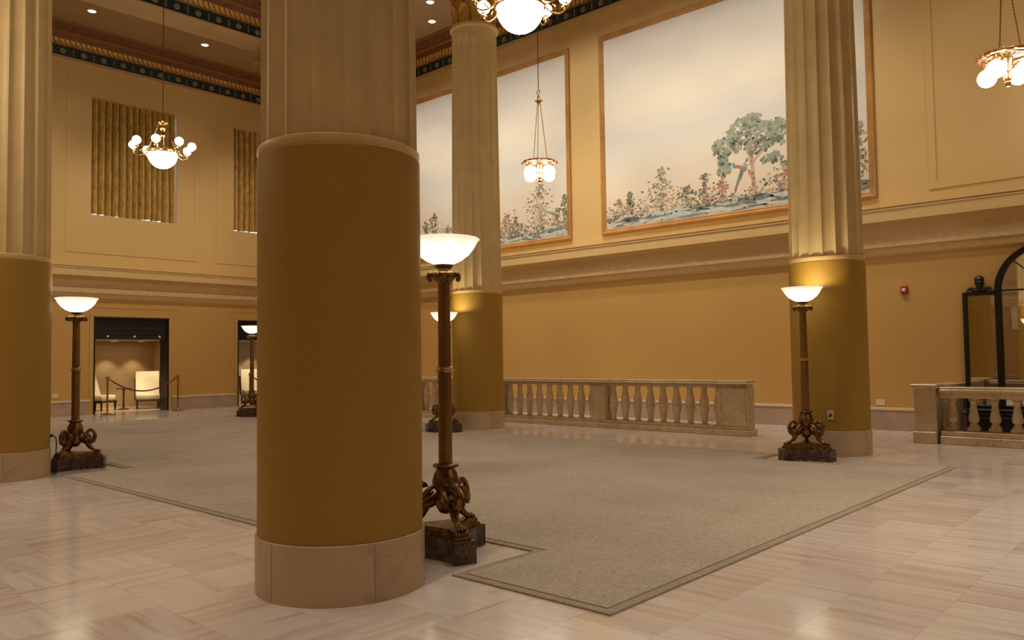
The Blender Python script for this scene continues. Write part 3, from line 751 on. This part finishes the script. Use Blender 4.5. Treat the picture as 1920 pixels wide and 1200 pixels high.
# ------------------------------------------------------------------ curtains
def curtain(label, a, b, z0, z1, gap_r, lift):
    n = 300; RR = random.Random(int(a * 10)); folds = []
    ph = 0; rings0 = []; rings1 = []
    def surf(z, dx, y0, y1, amp, ph):
        pts = []
        for i in range(n + 1):
            s_ = i / n; q = s_ * 13 * 2 * pi
            wob = .35 * sin(s_ * 9 + ph) + .25 * sin(s_ * 23 + 2 * ph)
            pts.append((dx + amp * (abs(cos(q / 2 + wob)) ** .55 * 2 - 1.6 + .25 * sin(q * .23 + 1.3)), y0 + (y1 - y0) * s_ + .010 * cos(q + wob * 2), z))
        return pts
    zs = [z1, z1 - .15, z1 - .6, (z0 + z1) / 2, z0 + .6, z0]
    front = []; back = []
    for k, z in enumerate(zs):
        amp = .085 + .012 * k / len(zs)
        zz = z
        rg = surf(zz, XL - .12, a + .005, b - gap_r - .01 * (k % 2), amp, .3 * k * .3)
        if k == len(zs) - 1: rg = [(x, y, z + lift * (.4 + .3 * sin(y * 4 + 1) + .3 * sin(y * 17))) for x, y, z in rg]
        front.append(rg); back.append([(x - .012, y, z) for x, y, z in rg])
    mb = MB(); mb.loft(front, 0, cap=False, closed=False); mb.loft(back, 1, cap=False, closed=False)
    mb.add(front[-1] + back[-1], [(i, i + 1, n + 2 + i, n + 1 + i) for i in range(n)], 1)
    mb.add(front[0] + back[0], [(i, i + 1, n + 2 + i, n + 1 + i) for i in range(n)], 1)
    o = mb.build('curtain', ['curtain', 'lining'], angle=80)
    tag(o, label, 'curtain', 'old gold curtains in the high windows')
    return o
curtain('pleated old gold curtain in the high window behind the chandelier, daylight showing at its edge', WINS[0][0], WINS[0][1], 5.235, WINS[0][3] - .001, 0.035, .03)
curtain('pleated old gold curtain in the second high window, cut off by the nearest column', WINS[1][0], WINS[1][1], 5.25, WINS[1][3] - .001, .01, .02)

# ------------------------------------------------------------------ chandeliers and pendants
def chandelier(loc, rz, label):
    t = thing('chandelier', label, 'chandelier', (*loc, 5.16), rz, 'chandeliers with eight globes round a bowl')
    MB().lathe([(.002, 0)] + [(.275 * sin(q * pi / 2 / 10), .285 * (1 - cos(q * pi / 2 / 10))) for q in range(1, 11)] + [(.265, .292), (.002, .292)], 40).build('bowl', 'bowl_big', t, angle=60)
    mb = MB(); mb.lathe([(.26, .285), (.292, .283), (.305, .30), (.295, .33), (.31, .345), (.30, .365), (.27, .36)], 48)
    for k in range(24):
        a = 2 * pi * k / 24; mb.ball((.305 * cos(a), .305 * sin(a), .322), .014, 8)
    mb.build('rim', 'brass', t)
    for k in range(8):
        a = 2 * pi * k / 8; P = lambda r_, z_: (r_ * cos(a), r_ * sin(a), z_)
        arm = MB(); arm.limb([P(.29, .33), P(.37, .27), P(.46, .25), P(.525, .285), P(.545, .33)], [.014, .012, .012, .012, .014], 8, 5)
        arm.limb([P(.37, .275), P(.42, .33), P(.40, .36), P(.375, .345)], [.009, .008, .007, .006], 6, 4)
        arm.lathe([(.012, .325), (.040, .335), (.044, .345), (.032, .352), (.024, .372), (.036, .385), (.02, .39)], 14, (P(.545, 0)[0], P(.545, 0)[1], 0))
        ao = arm.build('arm', 'brass', t)
        MB().ball(P(.545, .455), .080, 18).build('globe', 'bulb', ao)
    for k in range(3):
        mb = MB()
        a = 2 * pi * k / 3 + .4
        for j in range(14):
            q0, q1 = j / 14, (j + .8) / 14
            p = lambda q: ((.285 - .215 * q) * cos(a), (.285 - .215 * q) * sin(a), .355 + .535 * q)
            mb.tube([p(q0), p((q0 + q1) / 2), p(q1 + .003)], [.006, .011, .006], 6)
        mb.build('chain', 'brass', t)
    MB().lathe([(.01, .62), (.03, .63), (.045, .66), (.03, .70), (.022, .74), (.05, .77), (.06, .79), (.03, .82), (.028, .87), (.085, .89), (.10, .905), (.085, .925), (.04, .935), (.02, .97), (.006, 1.0)], 20).build('crown', 'brass', t)
    mb = MB(); mb.tube([(0, 0, .98), (0, 0, ZN - 5.16 - .02)], .009, 6); mb.lathe([(.12, ZN - 5.16 - .005), (.11, ZN - 5.16 - .05), (.02, ZN - 5.16 - .08)], 16)
    mb.build('hanging_rod', 'brass', t)
    return t
ch = chandelier((-15.57, 6.88), .15, 'chandelier with a glowing bowl and ring of globes hanging in front of the curtain')
dup(ch, (-6.10, 6.9, 5.16), .10, 'large chandelier bowl with globes cut off by the top edge of the photo', 'chandeliers with eight globes round a bowl')
def pendant(loc, rz, label):
    zt = ZA
    t = thing('pendant_lamp', label, 'pendant lamp', (*loc, 4.97), rz, 'four globe pendant lamps above the balustrades')
    MB().lathe([(.002, 0), (.018, .015), (.012, .035), (.035, .05), (.045, .08), (.03, .10), (.05, .13), (.055, .20), (.04, .25), (.06, .30), (.075, .36), (.09, .41), (.05, .44), (.01, .45)], 20).build('hub', 'copper', t)
    mb = MB(); mb.ring(.345, .026, (0, 0, .455), 48, 8, sz=1.1); mb.ring(.25, .012, (0, 0, .44), 40, 6)
    for k in range(16):
        a = 2 * pi * k / 16
        mb.tube([(.06 * cos(a), .06 * sin(a), .42), (.2 * cos(a + .12), .2 * sin(a + .12), .455), (.33 * cos(a), .33 * sin(a), .455)], .008, 6)
        mb.ball((.365 * cos(a), .365 * sin(a), .455), .022, 8)
    mb.build('ring', 'copper', t)
    for k in range(4):
        a = 2 * pi * k / 4; P = lambda r_, z_: (r_ * cos(a), r_ * sin(a), z_)
        g = MB().lathe([(.02, .345), (.045, .35), (.055, .37), (.04, .40), (.02, .43)], 14, (P(.28, 0)[0], P(.28, 0)[1], 0)).build('socket', 'copper', t)
        MB().ball(P(.28, .225), .125, 22).build('globe', 'bulb_pend', g)
    for k in range(3):
        mb = MB()
        a = 2 * pi * k / 3 + .5
        for j in range(26):
            q0, q1 = j / 26, (j + .85) / 26
            p = lambda q: ((.175 - .145 * q) * cos(a), (.175 - .145 * q) * sin(a), .46 + 1.28 * q)
            mb.tube([p(q0), p((q0 + q1) / 2), p(q1 + .003)], [.005, .011, .005], 6)
        mb.build('chain', 'brass', t)
    mb = MB().lathe([(.01, 1.70), (.04, 1.72), (.035, 1.75), (.085, 1.77), (.09, 1.785), (.04, 1.80), (.025, 1.83), (.025, 1.89), (.01, 1.92)], 18)
    vs = MB(); mb.tube([(.04 * cos(2 * pi * k / 16), 0, 1.965 + .04 * sin(2 * pi * k / 16)) for k in range(17)], .010, 6)
    mb.build('crown', 'brass', t)
    mb = MB(); mb.tube([(0, 0, 2.0), (0, 0, zt - 4.97 - .02)], .010, 6); mb.lathe([(.10, zt - 4.97), (.09, zt - 4.97 - .04), (.02, zt - 4.97 - .07)], 16)
    mb.build('hanging_rod', 'brass', t)
    return t
pd = pendant((-10.74, 12.7), radians(-5), 'four globe pendant lamp hanging in front of the mural with pale shrubs')
dup(pd, (-2.22, 12.7, 4.97), radians(-18), 'four globe pendant lamp cut off by the right edge, above the arched mirror')

# recessed downlights that show
def downlight(loc, label):
    t = thing('downlight', label, 'ceiling light', loc, group='recessed ceiling downlights')
    MB().lathe([(.085, 0), (.11, 0), (.112, -.012), (.09, -.018), (.085, -.01)], 28, cap=False).build('trim_ring', 'whitering', t)
    MB().lathe([(.001, -.008), (.088, -.008)], 24, cap=False).build('lamp_face', 'down', t, smooth=False)
    return t
d0 = downlight((-20.4, 7.26, ZA), 'recessed downlight in the dark ceiling nearer the left column')
dup(d0, (-20.45, 10.17, ZA), 0, 'recessed downlight in the dark ceiling nearer the gilt capital')
dup(d0, (-14.9, 13.45, ZA), 0, 'lower recessed downlight in the pale ceiling beside the gilt capital')
dup(d0, (-14.1, 12.68, ZA), 0, 'upper recessed downlight in the pale ceiling at the top edge of the photo')

for k, (y, lb) in enumerate(((9.35, 'left of the two downlights in the ceiling inside the first doorway'), (10.12, 'right of the two downlights in the ceiling inside the first doorway'))):
    dup(d0, (-24.3, y, 1.98), 0, lb)
# ------------------------------------------------------------------ alcove furniture, stanchions, small fittings
def lounge_chair(loc, rz, label):
    t = thing('lounge_chair', label, 'chair', (*loc, 0), rz, 'cream lounge chairs in the alcove')   # faces +x
    MB().bbox((-.34, -.31, .27), (.36, .31, .43), .03).build('seat', 'upholstery', t, angle=50)
    rg = [[(x0 + .0, y, z) for x0, y, z in ((-.30 - k * .05, -.31, .40 + k * .165), (-.30 - k * .05, .31, .40 + k * .165), (-.16 - k * .05, .31, .41 + k * .165), (-.16 - k * .05, -.31, .41 + k * .165))] for k in range(5)]
    MB().loft(rg).build('backrest', 'upholstery', t, smooth=False)
    mb = MB()
    for y in (-.33, .33): mb.loft([[(x, y + s_, z) for x, s_, z in ((-.36 - k * .05, -.02, .25 + k * .2), (-.36 - k * .05, .02, .25 + k * .2), (-.30 - k * .05, .02, .25 + k * .2), (-.30 - k * .05, -.02, .25 + k * .2))] for k in range(4)])
    mb.bbox((-.36, -.33, .22), (.36, .33, .27), .01)
    mb.build('frame', 'darkwood', t, smooth=False)
    for x in (-.32, .32):
        for y in (-.28, .28): MB().loft([[(x + a * .014, y + b * .014, 0) for a, b in ((-1, -1), (1, -1), (1, 1), (-1, 1))], [(x + a * .024, y + b * .024, .23) for a, b in ((-1, -1), (1, -1), (1, 1), (-1, 1))]]).build('leg', 'darkwood', t, smooth=False)
    return t
lc = lounge_chair((-23.45, 9.98), -.36, 'cream lounge chair inside the first doorway, right of the red side table')
dup(lc, (-23.72, 8.72), .55, 'cream lounge chair inside the first doorway, cut off by its left jamb', 'cream lounge chairs in the alcove')
dup(lc, (-23.45, 13.3), -.36, 'cream lounge chair inside the second doorway, behind the farthest torchiere', 'cream lounge chairs in the alcove')
t = thing('side_table', 'small dark red side table between the two lounge chairs', 'table', (-23.6, 9.36, 0))
MB().lathe([(.002, .58), (.20, .58), (.205, .595), (.20, .61), (.002, .61)], 28).build('tabletop', 'redlacquer', t)
MB().lathe([(.15, 0), (.15, .02), (.03, .05), (.022, .3), (.03, .55), (.06, .58)], 20).build('pedestal', 'redlacquer', t)

def stanchion(loc, label):
    t = thing('stanchion', label, 'stanchion', (*loc, 0), group='brass stanchions at the doorways')
    MB().lathe([(.16, 0), (.16, .012), (.12, .03), (.04, .045), (.03, .06)], 32).build('base', 'brass', t)
    MB().lathe([(.025, .05), (.025, .90)], 18).build('post', 'brass', t)
    MB().lathe([(.025, .89), (.036, .90), (.036, .935), (.045, .945), (.045, .96), (.02, .975), (.002, .98)], 20).build('cap', 'brass', t)
    return t
s0 = stanchion((-21.62, 8.17), 'brass stanchion at the left jamb of the first doorway')
dup(s0, (-21.62, 10.02, 0), 0, 'brass stanchion at the right jamb of the first doorway', 'brass stanchions at the doorways')
dup(s0, (-21.62, 12.18, 0), 0, 'brass stanchion by the second doorway behind the farthest torchiere', 'brass stanchions at the doorways')
def rope(a, b, label, sag=.34):
    pts = [(a[0] + (b[0] - a[0]) * k / 16, a[1] + (b[1] - a[1]) * k / 16, .915 - sag * (1 - (2 * k / 16 - 1) ** 2)) for k in range(17)]
    o = MB().tube(pts, .019, 8).build('velvet_rope', 'rope'); tag(o, label, 'rope', 'red velvet ropes across the doorways')
    for p, q in ((pts[0], pts[1]), (pts[-1], pts[-2])):
        e = [p[i] + (q[i] - p[i]) * .6 for i in range(3)]
        MB().tube([p, e], .024, 8).build('hook', 'brass', o)
rope((-21.62, 8.205, 0), (-21.62, 9.985, 0), 'red velvet rope sagging across the first doorway')
rope((-21.62, 12.215, 0), (-21.62, 13.75, 0), 'red velvet rope across the second doorway')

def outlet(loc, rz, label, w=.075, h=.12, plug=False, slots=True):
    t = thing('wall_outlet', label, 'outlet', loc, rz, 'ivory wall outlets')      # plate faces -y
    MB().bbox((-w / 2, -.008, -h / 2), (w / 2, 0.0, h / 2), .003).build('plate', 'plate', t, smooth=False)
    mb = MB()
    for z in ((-.026, .026) if h > w else (0,)):
        for x in ((0,) if h > w else (-.04, .04)):
            for s_ in (-.007, .007): mb.box((x + s_ - .0015, -.0092, z - .006), (x + s_ + .0015, -.008, z + .006))
    mb.build('socket_slots', 'plug', t, smooth=False)
    if plug: MB().limb([(0, -.008, .0), (0, -.03, .0), (-.02, -.045, -.02)], [.018, .016, .008], 10, 3).build('plug', 'plug', t)
    return t
oa = math.atan2(-.46, .165)      # on the right column's face, towards the lamp
outlet((-4.12 + .497 * cos(oa), 10.90 + .497 * sin(oa), .54), oa + pi / 2, 'ivory outlet with a black plug on the column behind the lamp', .075, .12, True)
outlet((-4.64, YB - .0, .475), 0, 'ivory double outlet above the skirting on the wall beside the right column', .15, .10)
outlet((XL, 7.06, .525), pi / 2, 'wider ivory outlet above the skirting on the far wall', .14, .10)
outlet((XL, 6.86, .52), pi / 2, 'narrow ivory outlet on the far wall touching the left column edge', .08, .11)

t = thing('fire_alarm', 'red fire alarm strobe mounted high on the ochre wall', 'alarm', (-4.185, YB, 2.395))
MB().bbox((-.055, -.045, -.075), (.055, .004, .075), .012).build('housing', 'alarm', t, smooth=False)
MB().bbox((-.030, -.066, -.022), (.030, -.044, .030), .010).build('strobe_lens', 'lens', t, smooth=False)

# pale canvas on the wall behind the camera, seen in the mirror
t = thing('framed_panel', 'plain pale framed panel seen only as a reflection in the arched mirror', 'picture', (-6.05, YF, 2.15))
MB().box((-.46, 0, 0), (.46, .03, 1.1)).build('panel', 'upholstery', t, smooth=False)
MB().box((-.50, 0, -.05), (.50, .05, 0)).box((-.50, 0, 1.1), (.50, .05, 1.15)).box((-.50, 0, 0), (-.46, .05, 1.1)).box((.46, 0, 0), (.50, .05, 1.1)).build('frame', 'frame', t, smooth=False)

# ------------------------------------------------------------------ light
def spot(loc, e, ang=75, aim=(0, 0, -1), blend=.8, col=(1, .88, .70), size=.06):
    o = light('spot_beam', 'SPOT', loc, e, col, spot_size=radians(ang), spot_blend=blend, shadow_soft_size=size)
    o.rotation_euler = Vector(aim).to_track_quat('-Z', 'Y').to_euler(); return o
K = 1.0
for x in [-17.6 + 1.1 * k for k in range(12)]:
    e = 185
    spot((x, 12.5, ZA - .05), e * K, 78, (0, 2.05, -4.2), 1.0, col=(1, .93, .82), size=.15)
for y in (4.4, 7.26, 10.17, 13.0): spot((-20.4, y, ZA - .05), 40 * K, 85, (-.12, 0, -1))
for x, e in ((-14, 850), (-10.5, 920), (-7, 920), (-3, 900), (0.4, 1000)): spot((x, .6, ZA - .05), e * K, 50, (0, 0, -1), 1.0)
for x, e in ((-16, 480), (-12.5, 590), (-9, 680), (-5.5, 800), (-2.2, 900), (1.5, 800)): spot((x, 6.9, ZN - .06), e * K, 56, (0, 0, -1), .9, size=.5)
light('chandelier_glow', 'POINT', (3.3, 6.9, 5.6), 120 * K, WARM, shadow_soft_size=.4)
for x, e in ((-16.2, 460), (-14.2, 460), (-12.6, 460), (-9.4, 470), (-7.6, 470), (-5.8, 450), (-2.8, 270)): spot((x, 11.75, ZA - .05), e * K, 70, (0, 2.7, -7.2), 1.0, size=.12)
for y in (3.5, 6.3, 9.1, 11.9): spot((-18.75, y, ZA - .05), 460 * K, 72, (-2.8, 0, -7.2), 1.0, size=.12)
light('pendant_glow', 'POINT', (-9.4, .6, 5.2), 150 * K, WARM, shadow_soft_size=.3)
for x, y in ((.2, 4.6), (.2, 8.6), (-1.0, 12.0)): spot((x, y, 9.9), 850 * K, 56, (0, 0, -1), 1.0, size=.3)  # added fill spots without fixtures, brightening the floor at the right
# small lamps in the alcove ceiling
for y in (9.35, 10.12, 13.3, 14.05): spot((-24.4, y, 1.96), 34 * K, 75, (-.12, 0, -1), .5, (1, .84, .60), .03)

for y in (9.15, 9.95, 13.2): spot((-22.95, y, 1.95), 75 * K, 80, (-.30, 0, -1), .6, (1, .84, .60), .04)  # fill spots added inside the doorways to brighten the chair fronts, no fixtures
wd = bpy.data.worlds.new('sky'); bpy.context.scene.world = wd; wd.use_nodes = True
wd.node_tree.nodes['Background'].inputs[0].default_value = (.62, .74, 1.0, 1); wd.node_tree.nodes['Background'].inputs[1].default_value = 2.5

sc = bpy.context.scene
sc.view_settings.view_transform = 'Standard'; sc.view_settings.look = 'None'; sc.view_settings.gamma = 1; sc.view_settings.exposure = 0.1
cy = sc.cycles
cy.max_bounces = 7; cy.diffuse_bounces = 5; cy.glossy_bounces = 3; cy.transparent_max_bounces = 6
cy.sample_clamp_indirect = 6; cy.sample_clamp_direct = 0
cy.use_denoising = True; cy.caustics_reflective = False; cy.caustics_refractive = False
